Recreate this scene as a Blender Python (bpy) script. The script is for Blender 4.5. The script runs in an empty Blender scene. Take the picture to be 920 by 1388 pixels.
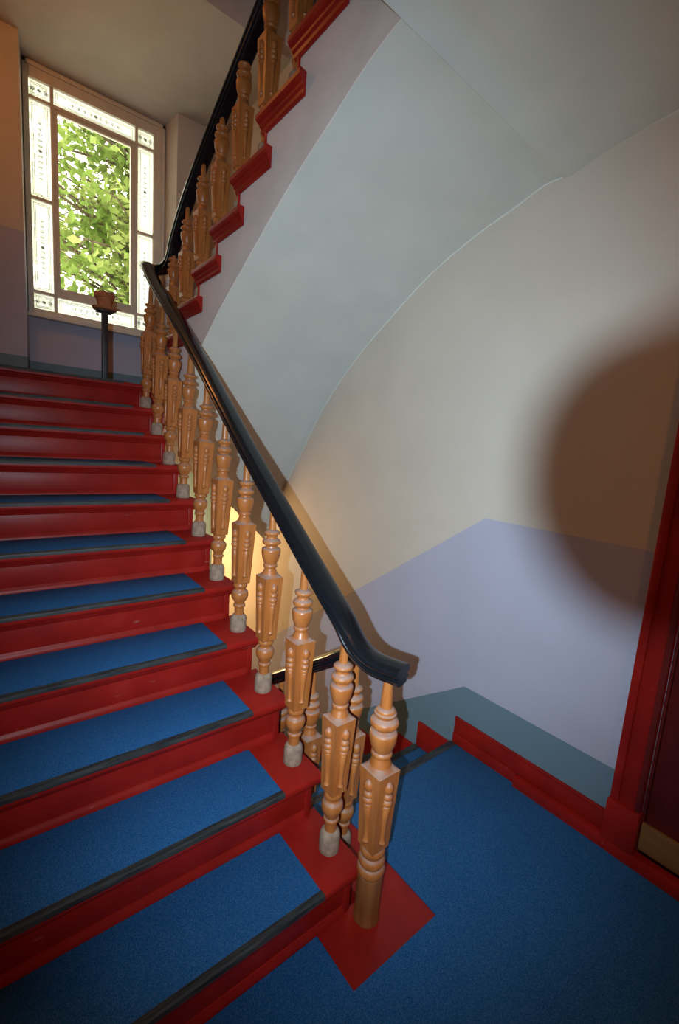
import bpy, bmesh, math, random
from mathutils import Vector, Matrix

random.seed(7)
SC = bpy.context.scene
COL = SC.collection

# ------------------------------------------------------------------ camera
CAM = Vector((-0.999, -1.0089, 1.689))
CR = Vector((0.78035, -0.62106, 0.07302))
CU = Vector((0.03650, 0.16180, 0.98615))
CF = Vector((0.62427, 0.76688, -0.14893))
cd = bpy.data.cameras.new('camera')
cam = bpy.data.objects.new('camera', cd)
COL.objects.link(cam)
cd.sensor_fit = 'HORIZONTAL'
cd.sensor_width = 36.0
cd.lens = 602.9 * 36.0 / 920.0
cd.clip_start = 0.02
m3 = Matrix((CR, CU, -CF)).transposed()
cam.matrix_world = Matrix.Translation(CAM) @ m3.to_4x4()
SC.camera = cam

# ------------------------------------------------------------------ world, lights, exposure
w = bpy.data.worlds.new('sky')
SC.world = w
w.use_nodes = True
bg = w.node_tree.nodes['Background']
bg.inputs['Color'].default_value = (1.0, 0.93, 0.78, 1)
bg.inputs['Strength'].default_value = 5.0

def lamp(name, kind, loc, color, energy, radius=0.05):
    l = bpy.data.lights.new(name, kind)
    l.color = color
    l.energy = energy
    if kind in ('POINT', 'SPOT'):
        l.shadow_soft_size = radius
    o = bpy.data.objects.new(name, l)
    o.location = loc
    COL.objects.link(o)
    return o

# sun filtering onto the tree outside
sun = lamp('sun', 'SUN', (0, 12, 12), (1.0, 0.95, 0.82), 2.2)
sun.data.angle = 0.02
sun.rotation_euler = Vector((0.35, -0.55, -0.9)).to_track_quat('-Z', 'Y').to_euler()

# the photographer's flash, left of the lens
FLASH = CAM - 0.122 * CF - 0.090 * CR - 0.008 * CU
fl = lamp('camera_flash', 'SPOT', FLASH, (0.645, 0.85, 1.0), 290.0, 0.008)
fl.data.spot_size = math.radians(112)
fl.data.spot_blend = 1.0
fax = (CF + 0.05 * CR + 0.05 * CU).normalized()
frt = (CR - fax * CR.dot(fax)).normalized()
fl.rotation_euler = Matrix((frt, (-fax).cross(frt), -fax)).transposed().to_euler()
fl.scale = (0.80, 1.0, 1.0)

# tungsten bulbs of the staircase
lb = lamp('landing_bulb', 'SPOT', (-0.60, -2.20, 2.60), (1.0, 0.30, 0.06), 25.0, 0.06)   # downward cone added to keep its light off the ceiling
lb.data.spot_size = math.radians(165)
lb.data.spot_blend = 0.4
lb.rotation_euler = Vector((0.35, 0.40, -1.0)).to_track_quat('-Z', 'Y').to_euler()
lamp('stair_bulb', 'POINT', (-1.15, 2.55, 4.45), (1.0, 0.36, 0.09), 13.0, 0.06)
lamp('lower_landing_bulb', 'POINT', (0.35, 3.50, 0.55), (1.0, 0.60, 0.25), 95.0, 0.25)

# daylight portal in the window
pl = bpy.data.lights.new('window_portal', 'AREA')
pl.shape = 'RECTANGLE'
pl.size = 1.2
pl.size_y = 2.1
pl.cycles.is_portal = True
po = bpy.data.objects.new('window_portal', pl)
po.location = (0.0, 4.52, 3.72)
po.rotation_euler = Vector((0, -1, 0)).to_track_quat('-Z', 'Z').to_euler()
COL.objects.link(po)

SC.view_settings.view_transform = 'Standard'
SC.view_settings.look = 'None'
SC.view_settings.gamma = 1.0
SC.view_settings.use_curve_mapping = False
SC.view_settings.exposure = 0.0
SC.cycles.use_denoising = True
SC.cycles.diffuse_bounces = 2

# ------------------------------------------------------------------ material helpers
def new_mat(name):
    m = bpy.data.materials.new(name)
    m.use_nodes = True
    nt = m.node_tree
    return m, nt, nt.nodes, nt.links, nt.nodes['Principled BSDF']

def ramp(nodes, stops):
    r = nodes.new('ShaderNodeValToRGB')
    while len(r.color_ramp.elements) < len(stops):
        r.color_ramp.elements.new(0.5)
    for e, (p, c) in zip(r.color_ramp.elements, stops):
        e.position = p
        e.color = (*c, 1)
    return r

def noise(nodes, links, scale, detail=3, coord='Object', stretch=None):
    tc = nodes.new('ShaderNodeTexCoord')
    n = nodes.new('ShaderNodeTexNoise')
    n.inputs['Scale'].default_value = scale
    n.inputs['Detail'].default_value = detail
    if stretch:
        mp = nodes.new('ShaderNodeMapping')
        mp.inputs['Scale'].default_value = stretch
        links.new(tc.outputs[coord], mp.inputs['Vector'])
        links.new(mp.outputs['Vector'], n.inputs['Vector'])
    else:
        links.new(tc.outputs[coord], n.inputs['Vector'])
    return n

def bump(nodes, links, bsdf, src, strength, dist=0.002):
    b = nodes.new('ShaderNodeBump')
    b.inputs['Strength'].default_value = strength
    b.inputs['Distance'].default_value = dist
    links.new(src, b.inputs['Height'])
    links.new(b.outputs['Normal'], bsdf.inputs['Normal'])

def mat_noise(name, c1, c2, scale, rough, detail=3, bmp=0.0, spec=0.5, stretch=None, lo=0.35, hi=0.65, coat=0.0):
    m, nt, N, L, P = new_mat(name)
    n = noise(N, L, scale, detail, stretch=stretch)
    r = ramp(N, [(lo, c1), (hi, c2)])
    L.new(n.outputs['Fac'], r.inputs['Fac'])
    L.new(r.outputs['Color'], P.inputs['Base Color'])
    P.inputs['Roughness'].default_value = rough
    P.inputs['Specular IOR Level'].default_value = spec
    P.inputs['Coat Weight'].default_value = coat
    if bmp:
        bump(N, L, P, n.outputs['Fac'], bmp)
    return m

def mathn(N, L, op, a, b):
    n = N.new('ShaderNodeMath')
    n.operation = op
    for i, v in enumerate((a, b)):
        if isinstance(v, (int, float)):
            n.inputs[i].default_value = v
        else:
            L.new(v, n.inputs[i])
    return n.outputs[0]

C_CREAM = (0.61, 0.545, 0.465)
C_LILAC = (0.445, 0.445, 0.55)
C_GREY = (0.15, 0.235, 0.29)

def wall_paint(name, levels):
    """painted plaster with a grey plinth band, a lilac dado and a cream upper wall;
    levels: function(N, L, y, z) -> (height above dado line, height above band line)"""
    m, nt, N, L, P = new_mat(name)
    g = N.new('ShaderNodeNewGeometry')
    s = N.new('ShaderNodeSeparateXYZ')
    L.new(g.outputs['Position'], s.inputs[0])
    hd, hg = levels(N, L, s.outputs['Y'], s.outputs['Z'])
    n = noise(N, L, 3.0, 4)
    n2 = noise(N, L, 60.0, 3)
    a = mathn(N, L, 'GREATER_THAN', hd, 0.0)
    b = mathn(N, L, 'GREATER_THAN', hg, 0.0)
    m1 = N.new('ShaderNodeMix'); m1.data_type = 'RGBA'
    m1.inputs[6].default_value = (*C_GREY, 1); m1.inputs[7].default_value = (*C_LILAC, 1)
    L.new(b, m1.inputs[0])
    m2 = N.new('ShaderNodeMix'); m2.data_type = 'RGBA'
    L.new(m1.outputs[2], m2.inputs[6]); m2.inputs[7].default_value = (*C_CREAM, 1)
    L.new(a, m2.inputs[0])
    m4 = N.new('ShaderNodeMix'); m4.data_type = 'RGBA'; m4.blend_type = 'MULTIPLY'
    m4.inputs[0].default_value = 1.0
    r = ramp(N, [(0.3, (0.93, 0.93, 0.93)), (0.7, (1.0, 1.0, 1.0))])
    L.new(n.outputs['Fac'], r.inputs['Fac'])
    L.new(m2.outputs[2], m4.inputs[6]); L.new(r.outputs['Color'], m4.inputs[7])
    L.new(m4.outputs[2], P.inputs['Base Color'])
    P.inputs['Roughness'].default_value = 0.62
    P.inputs['Specular IOR Level'].default_value = 0.25
    bump(N, L, P, n2.outputs['Fac'], 0.06, 0.004)
    return m

YD, ZD, ZG, SLC = 0.354, 1.351, 0.3616, 0.715
def lv_right(N, L, y, z):
    dy = mathn(N, L, 'MAXIMUM', mathn(N, L, 'SUBTRACT', y, YD), 0.0)
    dy = mathn(N, L, 'MINIMUM', dy, 2.45)
    drop = mathn(N, L, 'MULTIPLY', dy, SLC)
    zz = mathn(N, L, 'ADD', z, drop)
    return mathn(N, L, 'SUBTRACT', zz, ZD), mathn(N, L, 'SUBTRACT', zz, ZG)
def lv_flat(zd, zg):
    def f(N, L, y, z):
        return mathn(N, L, 'SUBTRACT', z, zd), mathn(N, L, 'SUBTRACT', z, zg)
    return f

M = {}
M['wall_right'] = wall_paint('painted_plaster_right', lv_right)
M['wall_mid'] = wall_paint('painted_plaster_window_wall', lv_flat(3.30, 2.262))
M['wall_land'] = wall_paint('painted_plaster_landing', lv_flat(1.35, 0.36))
M['soffit'] = mat_noise('white_distemper', (0.53, 0.545, 0.50), (0.57, 0.58, 0.53), 4, 0.75, 4, 0.05, 0.2)
M['white'] = mat_noise('white_paint_line', (0.66, 0.68, 0.62), (0.70, 0.72, 0.66), 10, 0.7)
M['ceil_mid'] = mat_noise('cream_distemper', (0.58, 0.52, 0.42), (0.62, 0.56, 0.45), 4, 0.75, 4, 0.05, 0.2)
M['pink'] = mat_noise('pinkish_stringer_paint', (0.66, 0.59, 0.56), (0.72, 0.64, 0.61), 6, 0.6, 4, 0.08, 0.25)

def red_paint():
    m, nt, N, L, P = new_mat('red_oil_paint')
    n = noise(N, L, 7.0, 6)
    r = ramp(N, [(0.30, (0.24, 0.009, 0.006)), (0.62, (0.32, 0.012, 0.0075)), (0.80, (0.35, 0.022, 0.015))])
    L.new(n.outputs['Fac'], r.inputs['Fac'])
    sc = noise(N, L, 38.0, 5, stretch=(0.25, 1, 1))
    r2 = ramp(N, [(0.70, (0, 0, 0)), (0.76, (1, 1, 1))])
    L.new(sc.outputs['Fac'], r2.inputs['Fac'])
    mx = N.new('ShaderNodeMix'); mx.data_type = 'RGBA'
    L.new(r2.outputs['Color'], mx.inputs[0]); L.new(r.outputs['Color'], mx.inputs[6])
    mx.inputs[7].default_value = (0.36, 0.10, 0.08, 1)
    L.new(mx.outputs[2], P.inputs['Base Color'])
    P.inputs['Roughness'].default_value = 0.38
    P.inputs['Specular IOR Level'].default_value = 0.25
    bump(N, L, P, n.outputs['Fac'], 0.10, 0.003)
    return m
M['red'] = red_paint()
M['door_red'] = mat_noise('dark_red_door_paint', (0.10, 0.010, 0.009), (0.14, 0.013, 0.011), 8, 0.38, 4, 0.08, 0.35)

def blue_mat():
    m, nt, N, L, P = new_mat('blue_needle_felt')
    n = noise(N, L, 330.0, 2)
    r = ramp(N, [(0.36, (0.007, 0.076, 0.225)), (0.55, (0.013, 0.132, 0.35)), (0.72, (0.10, 0.155, 0.275))])
    L.new(n.outputs['Fac'], r.inputs['Fac'])
    n2 = noise(N, L, 2.5, 3)
    r2 = ramp(N, [(0.3, (0.86, 0.86, 0.86)), (0.7, (1, 1, 1))])
    L.new(n2.outputs['Fac'], r2.inputs['Fac'])
    mx = N.new('ShaderNodeMix'); mx.data_type = 'RGBA'; mx.blend_type = 'MULTIPLY'
    mx.inputs[0].default_value = 1.0
    L.new(r.outputs['Color'], mx.inputs[6]); L.new(r2.outputs['Color'], mx.inputs[7])
    L.new(mx.outputs[2], P.inputs['Base Color'])
    P.inputs['Roughness'].default_value = 0.8
    P.inputs['Specular IOR Level'].default_value = 0.2
    bump(N, L, P, n.outputs['Fac'], 0.12, 0.0006)
    return m
M['blue'] = blue_mat()
M['rubber'] = mat_noise('worn_grey_rubber', (0.016, 0.019, 0.022), (0.050, 0.054, 0.053), 30, 0.5, 4, 0.15, 0.35, stretch=(0.3, 3, 3))

def wood(name, c1, c2, dust, dust_amt, rough=0.36):
    m, nt, N, L, P = new_mat(name)
    n = noise(N, L, 26.0, 4, stretch=(1.2, 1.2, 0.16))
    r = ramp(N, [(0.32, c1), (0.68, c2)])
    L.new(n.outputs['Fac'], r.inputs['Fac'])
    g = N.new('ShaderNodeNewGeometry')
    s = N.new('ShaderNodeSeparateXYZ')
    L.new(g.outputs['Normal'], s.inputs[0])
    rr = ramp(N, [(0.40, (0, 0, 0)), (0.75, (dust_amt,) * 3)])
    L.new(s.outputs['Z'], rr.inputs['Fac'])
    dn = noise(N, L, 55.0, 3)
    dr = ramp(N, [(0.3, (0.55, 0.55, 0.55)), (0.6, (1, 1, 1))])
    L.new(dn.outputs['Fac'], dr.inputs['Fac'])
    f = mathn(N, L, 'MULTIPLY', rr.outputs['Color'], dr.outputs['Color'])
    mx = N.new('ShaderNodeMix'); mx.data_type = 'RGBA'
    L.new(f, mx.inputs[0]); L.new(r.outputs['Color'], mx.inputs[6])
    mx.inputs[7].default_value = (*dust, 1)
    L.new(mx.outputs[2], P.inputs['Base Color'])
    ro = mathn(N, L, 'ADD', mathn(N, L, 'MULTIPLY', f, 0.4), rough)
    L.new(ro, P.inputs['Roughness'])
    P.inputs['Specular IOR Level'].default_value = 0.45
    bump(N, L, P, n.outputs['Fac'], 0.08, 0.001)
    return m
M['wood'] = wood('varnished_orange_pine', (0.36, 0.100, 0.020), (0.49, 0.162, 0.040), (0.33, 0.235, 0.20), 0.75)
M['wood_worn'] = mat_noise('worn_grey_wood', (0.24, 0.148, 0.10), (0.38, 0.26, 0.185), 40, 0.7, 5, 0.2, 0.2)
M['wood_newel'] = wood('darker_newel_pine', (0.19, 0.060, 0.016), (0.32, 0.115, 0.034), (0.28, 0.21, 0.17), 0.75)
M['raw_wood'] = mat_noise('bare_wood', (0.22, 0.10, 0.028), (0.32, 0.155, 0.05), 14, 0.5, 4, 0.1, 0.3, stretch=(1, 0.15, 1))

def black_rail():
    m, nt, N, L, P = new_mat('black_lacquer')
    n = noise(N, L, 45.0, 6)
    r = ramp(N, [(0.60, (0.006, 0.007, 0.009)), (0.74, (0.012, 0.013, 0.016)), (0.80, (0.12, 0.085, 0.05))])
    L.new(n.outputs['Fac'], r.inputs['Fac'])
    L.new(r.outputs['Color'], P.inputs['Base Color'])
    P.inputs['Roughness'].default_value = 0.17
    P.inputs['Specular IOR Level'].default_value = 0.5
    n2 = noise(N, L, 16.0, 3)
    bump(N, L, P, n2.outputs['Fac'], 0.12, 0.002)
    return m
M['black'] = black_rail()
M['win_paint'] = mat_noise('cream_window_paint', (0.70, 0.64, 0.52), (0.76, 0.70, 0.57), 12, 0.45, 4, 0.08, 0.4)
M['dark_iron'] = mat_noise('dark_painted_post', (0.022, 0.016, 0.014), (0.04, 0.03, 0.026), 20, 0.5, 3, 0.1)
M['terracotta'] = mat_noise('terracotta', (0.42, 0.13, 0.05), (0.52, 0.18, 0.07), 25, 0.7, 4, 0.15, 0.25)
M['camera_black'] = mat_noise('black_camera_plastic', (0.012, 0.012, 0.013), (0.02, 0.02, 0.021), 60, 0.5)

def glass_mat(name, tint, gloss_mul):
    m, nt, N, L, P = new_mat(name)
    N.remove(P)
    t = N.new('ShaderNodeBsdfTransparent'); t.inputs[0].default_value = (*tint, 1)
    g = N.new('ShaderNodeBsdfGlossy'); g.inputs['Roughness'].default_value = 0.02
    f = N.new('ShaderNodeFresnel'); f.inputs[0].default_value = 1.45
    k = mathn(N, L, 'MULTIPLY', f.outputs[0], gloss_mul)
    mx = N.new('ShaderNodeMixShader')
    L.new(k, mx.inputs[0]); L.new(t.outputs[0], mx.inputs[1]); L.new(g.outputs[0], mx.inputs[2])
    L.new(mx.outputs[0], N['Material Output'].inputs['Surface'])
    return m
M['glass'] = glass_mat('clear_glass', (0.97, 0.985, 0.97), 0.8)

def frosted():
    m, nt, N, L, P = new_mat('etched_frosted_glass')
    N.remove(P)
    n = noise(N, L, 40.0, 3)
    t = N.new('ShaderNodeBsdfTranslucent'); t.inputs[0].default_value = (0.92, 0.95, 0.93, 1)
    tr = N.new('ShaderNodeBsdfTransparent'); tr.inputs[0].default_value = (0.95, 0.97, 0.95, 1)
    d = N.new('ShaderNodeBsdfDiffuse'); d.inputs[0].default_value = (0.6, 0.63, 0.61, 1)
    mx = N.new('ShaderNodeMixShader'); mx.inputs[0].default_value = 0.45
    L.new(t.outputs[0], mx.inputs[1]); L.new(tr.outputs[0], mx.inputs[2])
    mx2 = N.new('ShaderNodeMixShader')
    k = mathn(N, L, 'MULTIPLY', n.outputs['Fac'], 0.25)
    L.new(k, mx2.inputs[0]); L.new(mx.outputs[0], mx2.inputs[1]); L.new(d.outputs[0], mx2.inputs[2])
    L.new(mx2.outputs[0], N['Material Output'].inputs['Surface'])
    return m
M['frosted'] = frosted()
def etch_mat():
    m, nt, N, L, P = new_mat('etched_line')
    N.remove(P)
    t = N.new('ShaderNodeBsdfTranslucent'); t.inputs[0].default_value = (0.42, 0.46, 0.42, 1)
    d = N.new('ShaderNodeBsdfDiffuse'); d.inputs[0].default_value = (0.35, 0.38, 0.35, 1)
    mx = N.new('ShaderNodeMixShader'); mx.inputs[0].default_value = 0.35
    L.new(t.outputs[0], mx.inputs[1]); L.new(d.outputs[0], mx.inputs[2])
    L.new(mx.outputs[0], N['Material Output'].inputs['Surface'])
    return m
M['etch'] = etch_mat()

def leaf_mat():
    m, nt, N, L, P = new_mat('sunlit_leaves')
    N.remove(P)
    n = noise(N, L, 1.6, 4)
    r = ramp(N, [(0.3, (0.11, 0.19, 0.04)), (0.5, (0.24, 0.34, 0.085)), (0.70, (0.48, 0.53, 0.20))])
    L.new(n.outputs['Fac'], r.inputs['Fac'])
    d = N.new('ShaderNodeBsdfDiffuse'); t = N.new('ShaderNodeBsdfTranslucent')
    L.new(r.outputs['Color'], d.inputs[0]); L.new(r.outputs['Color'], t.inputs[0])
    mx = N.new('ShaderNodeMixShader'); mx.inputs[0].default_value = 0.5
    L.new(d.outputs[0], mx.inputs[1]); L.new(t.outputs[0], mx.inputs[2])
    L.new(mx.outputs[0], N['Material Output'].inputs['Surface'])
    return m
M['leaf'] = leaf_mat()
M['bark'] = mat_noise('bark', (0.09, 0.06, 0.04), (0.16, 0.11, 0.08), 12, 0.9, 5, 0.4)

# ------------------------------------------------------------------ mesh helpers
def bm_box(bm, x0, x1, y0, y1, z0, z1):
    v = [bm.verts.new(p) for p in ((x0, y0, z0), (x1, y0, z0), (x1, y1, z0), (x0, y1, z0),
                                   (x0, y0, z1), (x1, y0, z1), (x1, y1, z1), (x0, y1, z1))]
    for f in ((0, 3, 2, 1), (4, 5, 6, 7), (0, 1, 5, 4), (1, 2, 6, 5), (2, 3, 7, 6), (3, 0, 4, 7)):
        bm.faces.new([v[i] for i in f])

def bm_prism_x(bm, poly, x0, x1):
    """extrude a (y, z) polygon along x"""
    a = [bm.verts.new((x0, y, z)) for y, z in poly]
    b = [bm.verts.new((x1, y, z)) for y, z in poly]
    n = len(poly)
    bm.faces.new(a); bm.faces.new(b[::-1])
    for i in range(n):
        j = (i + 1) % n
        bm.faces.new((a[j], a[i], b[i], b[j]))

def bm_prism_z(bm, poly, z0, z1):
    a = [bm.verts.new((x, y, z0)) for x, y in poly]
    b = [bm.verts.new((x, y, z1)) for x, y in poly]
    n = len(poly)
    bm.faces.new(a[::-1]); bm.faces.new(b)
    for i in range(n):
        j = (i + 1) % n
        bm.faces.new((a[i], a[j], b[j], b[i]))

def bm_lathe(bm, prof, seg=20, mat=None):
    """prof: list of (r, z) from bottom to top"""
    rings = []
    for r, z in prof:
        ring = []
        for i in range(seg):
            a = 2 * math.pi * i / seg
            p = Vector((r * math.cos(a), r * math.sin(a), z))
            if mat is not None:
                p = mat @ p
            ring.append(bm.verts.new(p))
        rings.append(ring)
    for a, b in zip(rings[:-1], rings[1:]):
        for i in range(seg):
            j = (i + 1) % seg
            bm.faces.new((a[i], a[j], b[j], b[i]))
    bm.faces.new(rings[0][::-1]); bm.faces.new(rings[-1])

def to_mesh(name, bm, mat, smooth=False, angle=40):
    bmesh.ops.recalc_face_normals(bm, faces=bm.faces)
    me = bpy.data.meshes.new(name)
    if smooth:
        for f in bm.faces:
            f.smooth = True
        lim = math.radians(angle)
        for e in bm.edges:
            if len(e.link_faces) == 2 and e.calc_face_angle(0) > lim:
                e.smooth = False
    bm.to_mesh(me)
    bm.free()
    me.materials.append(M[mat] if isinstance(mat, str) else mat)
    return me

def add(name, me, parent=None, loc=None):
    o = bpy.data.objects.new(name, me)
    COL.objects.link(o)
    if loc is not None:
        o.location = loc
    if parent is not None:
        o.parent = parent
    return o

def mesh_obj(name, bm, mat, parent=None, smooth=False, bevel=0.0, angle=40):
    if bevel:
        bmesh.ops.bevel(bm, geom=list(bm.edges), offset=bevel, segments=2, affect='EDGES', profile=0.5, clamp_overlap=True)
    return add(name, to_mesh(name, bm, mat, smooth or bool(bevel), angle), parent)

def box_obj(name, mat, b, parent=None, bevel=0.0):
    bm = bmesh.new()
    bm_box(bm, *b)
    return mesh_obj(name, bm, mat, parent, bevel=bevel)

def empty(name, loc=(0, 0, 0)):
    o = bpy.data.objects.new(name, None)
    o.empty_display_size = 0.1
    o.location = loc
    COL.objects.link(o)
    return o

def tag(o, label=None, cat=None, group=None, kind=None):
    if label: o['label'] = label
    if cat: o['category'] = cat
    if group: o['group'] = group
    if kind: o['kind'] = kind
    return o

def structure(o, label=None):
    o['kind'] = 'structure'
    if label:
        o['label'] = label
    return o

# ------------------------------------------------------------------ dimensions
R_, T_, NO = 0.185, 0.273, 0.0373       # rise, going, nosing of the rising flight
XM = -0.151                              # right edge of the stair mats
XP, YP = 0.2514, -0.2127                 # corner of the bare red patch
XL = -1.38                               # left wall
XW = 1.138                               # right wall
XBD = 1.122                              # front of the skirting on the right wall
YC, TC, RC = 0.3827, 0.262, 0.182        # descending flight
ZM = 11 * R_                             # half landing
YBk, ZB0, TB, RB = 2.7495, ZM, 0.2695, 0.1685   # returning flight overhead
YW = 4.0
ZLOW = -10 * RC
XS = 0.12                                # inner face of the upper flight

# ------------------------------------------------------------------ setting: floors
bm = bmesh.new()
bm_prism_z(bm, [(XL, -2.6), (XW, -2.6), (XW, YC - 0.03), (0.06, YC - 0.03), (0.06, 0.0), (XL, 0.0)], -0.22, 0.0)
structure(mesh_obj('floor', bm, 'red'), 'red painted landing floor under the blue linoleum')
structure(box_obj('floor', 'red', (XL, XW, 10 * T_ + 0.02, 4.0, ZM - 0.16, ZM)), 'red half landing floor under the window')
structure(box_obj('floor', 'red', (XL, XW, YC + 10 * TC - 0.02, 4.0, ZLOW - 0.16, ZLOW)), 'lower half landing floor')

structure(box_obj('floor', 'red', (XL - 0.2, XW + 0.3, -2.8, 4.55, ZLOW - 0.40, ZLOW - 0.22)), 'added slab closing the stairwell below the stairs')  # unseen, added so that no sky light leaks in from below

# ------------------------------------------------------------------ setting: walls
DY0, DY1, DZ1 = -0.565, -1.46, 2.14      # door opening
bm = bmesh.new()
bm_box(bm, XW, XW + 0.3, DY0, 4.5, ZLOW - 0.2, 7.2)
bm_box(bm, XW, XW + 0.3, -2.8, DY1, ZLOW - 0.2, 7.2)
bm_box(bm, XW, XW + 0.3, DY1, DY0, DZ1, 7.2)
bm_box(bm, XW, XW + 0.3, DY1, DY0, ZLOW - 0.2, 0.06)
bm_box(bm, XW + 0.14, XW + 0.3, DY1, DY0, 0.06, DZ1)
structure(mesh_obj('wall_right', bm, 'wall_right'), 'cream wall with lilac dado and grey plinth band')
structure(box_obj('wall_left', 'wall_land', (XL - 0.2, XL, -2.8, 4.5, ZLOW - 0.2, 7.2)))
structure(box_obj('wall_front', 'wall_land', (XL, XW, -2.8, -2.6, ZLOW - 0.2, 7.2)))
WXL, WXR = -0.605, 0.600                 # niche back
NXL, NXR = -0.640, 0.648                 # niche front
NZT = 4.815
bm = bmesh.new()
bm_prism_z(bm, [(XL, YW), (NXL, YW), (WXL, 4.28), (WXL, 4.55), (XL, 4.55)], ZM - 0.16, 7.2)
bm_prism_z(bm, [(NXR, YW), (XW, YW), (XW, 4.55), (WXR, 4.55), (WXR, 4.28)], ZM - 0.16, 7.2)
bm_prism_x(bm, [(YW, NZT), (4.30, 4.775), (4.55, 4.775), (4.55, 7.2), (YW, 7.2)], NXL, NXR)
bm_box(bm, NXL, NXR, 4.28, 4.55, ZM - 0.16, 2.69)
bm_box(bm, XL, XW, YW, 4.55, ZLOW - 0.2, ZM - 0.16)
structure(mesh_obj('wall_back', bm, 'wall_mid'), 'window wall with a tall niche, lilac below and cream above')

# ------------------------------------------------------------------ setting: ceilings
# landing ceiling: shallow vault dipping to the right wall and to its front edge
bm = bmesh.new()
nx, ny = 14, 48
def ceil_z(x, y):
    u = max(0.0, (x - 0.1) / (XW - 0.1))
    z = 3.05 - 0.012 * u
    v = max(0.0, min(1.0, (y + 0.55) / 0.72))
    cove = 0.034 * max(0.0, 1 - u) * math.sin(math.pi * (y - 0.02) / 0.195) if 0.02 < y < 0.215 else 0.0
    return z + cove + 0.03 * (1 - v) - 0.068 * u * v * v * v
top = []
grid = []
for j in range(ny + 1):
    y = -2.6 + (0.215 + 2.6) * (j / ny) ** 0.6
    grid.append([bm.verts.new((XL + (XW - XL) * i / nx, y - 0.05 * max(0.0, ((XL + (XW - XL) * i / nx) - 0.1) / 1.04) * (j / ny) ** 4, ceil_z(XL + (XW - XL) * i / nx, y))) for i in range(nx + 1)])
for j in range(ny):
    for i in range(nx):
        bm.faces.new((grid[j][i], grid[j + 1][i], grid[j + 1][i + 1], grid[j][i + 1]))
ret = bmesh.ops.extrude_face_region(bm, geom=list(bm.faces))
vs = [g for g in ret['geom'] if isinstance(g, bmesh.types.BMVert)]
for v in vs:
    v.co.z = 3.60
structure(mesh_obj('ceiling', bm, 'soffit', smooth=True, angle=30), 'white vaulted ceiling over the landing')
structure(box_obj('ceiling', 'ceil_mid', (XL, XW, 2.69, YW, NZT, NZT + 0.2)), 'cream ceiling over the half landing')
bm = bmesh.new()
bm_prism_x(bm, [(2.69, NZT), (2.69, NZT + 0.2), (0.2, NZT + 1.9), (0.2, NZT + 1.7)], 0.12, XW)
structure(mesh_obj('ceiling', bm, 'pink'), 'sloping underside of the next flight above')
bm = bmesh.new()
bm_prism_x(bm, [(2.69, NZT), (2.69, NZT + 0.2), (0.215, 3.34), (0.215, 3.14)], XL, 0.04)
structure(mesh_obj('ceiling', bm, 'ceil_mid'), 'sloping underside of the flight over the stairs')
structure(box_obj('ceiling', 'soffit', (XL - 0.2, XW + 0.3, -2.8, 4.55, 7.2, 7.35)))  # unseen cap added over the stairwell to shut out sky light
structure(box_obj('ceiling', 'soffit', (XL, XW, -2.6, 0.215, 3.72, 3.80)))

# ------------------------------------------------------------------ window in the niche
win = structure(empty('window_1', (0, 4.28, 2.68)), 'cream framed window with a clear centre pane and etched border panes')
def wpart(name, bm, mat, parent=win, bevel=0.0):
    o = mesh_obj(name, bm, mat, None, bevel=bevel)
    o.parent = parent
    if parent is win:
        o.matrix_parent_inverse = Matrix.Translation((0, -4.28, -2.68))
    return o
win.matrix_world = Matrix.Translation((0, 4.28, 2.68))
WZ0, WZ1 = 2.69, 4.775
xs = [-0.560, -0.400, -0.345, 0.275, 0.340, 0.490]
zs = [2.742, 2.880, 2.968, 4.462, 4.520, 4.655]
for b in ((WXL, xs[0], 4.24, 4.31, WZ0, WZ1), (xs[5], WXR, 4.24, 4.31, WZ0, WZ1),
          (xs[0], xs[5], 4.24, 4.31, WZ0, zs[0]), (xs[0], xs[5], 4.24, 4.31, zs[5], WZ1)):
    bm = bmesh.new(); bm_box(bm, *b); wpart('frame_board', bm, 'win_paint', bevel=0.004)
# inner lip of the frame
for b in ((WXL, WXL + 0.03, 4.225, 4.24, WZ0, WZ1), (WXR - 0.03, WXR, 4.225, 4.24, WZ0, WZ1), (WXL, WXR, 4.225, 4.24, WZ1 - 0.035, WZ1)):
    bm = bmesh.new(); bm_box(bm, *b); wpart('frame_bead', bm, 'win_paint', bevel=0.003)
bars = [(xs[1], xs[1] + 0.026, zs[0], zs[5]), (xs[4] - 0.026, xs[4], zs[0], zs[5]),
        (xs[0], xs[1], zs[1], zs[1] + 0.026), (xs[0], xs[1], zs[4] - 0.028, zs[4]),
        (xs[4], xs[5], zs[1], zs[1] + 0.026), (xs[4], xs[5], zs[4] - 0.028, zs[4]),
        (xs[1] + 0.026, xs[4] - 0.026, zs[1], zs[1] + 0.03), (xs[1] + 0.026, xs[4] - 0.026, zs[4] - 0.03, zs[4]),
        (xs[0], xs[1], 3.683, 3.711), (xs[4], xs[5], 3.683, 3.711)]
for x0, x1, z0, z1 in bars:
    bm = bmesh.new(); bm_box(bm, x0, x1, 4.245, 4.30, z0, z1); wpart('glazing_bar', bm, 'win_paint', bevel=0.003)
for x0, x1, z0, z1 in ((xs[1] + 0.026, xs[2], zs[1] + 0.03, zs[4] - 0.03), (xs[3], xs[4] - 0.026, zs[1] + 0.03, zs[4] - 0.03),
                       (xs[2], xs[3], zs[1] + 0.03, zs[2]), (xs[2], xs[3], zs[3], zs[4] - 0.03)):
    bm = bmesh.new(); bm_box(bm, x0, x1, 4.252, 4.295, z0, z1); wpart('sash_board', bm, 'win_paint', bevel=0.003)
bm = bmesh.new(); bm_prism_x(bm, [(4.19, 2.66), (4.28, 2.66), (4.28, 2.70), (4.19, 2.692)], WXL - 0.012, WXR + 0.012)
wpart('window_sill', bm, 'win_paint', bevel=0.004)
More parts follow.
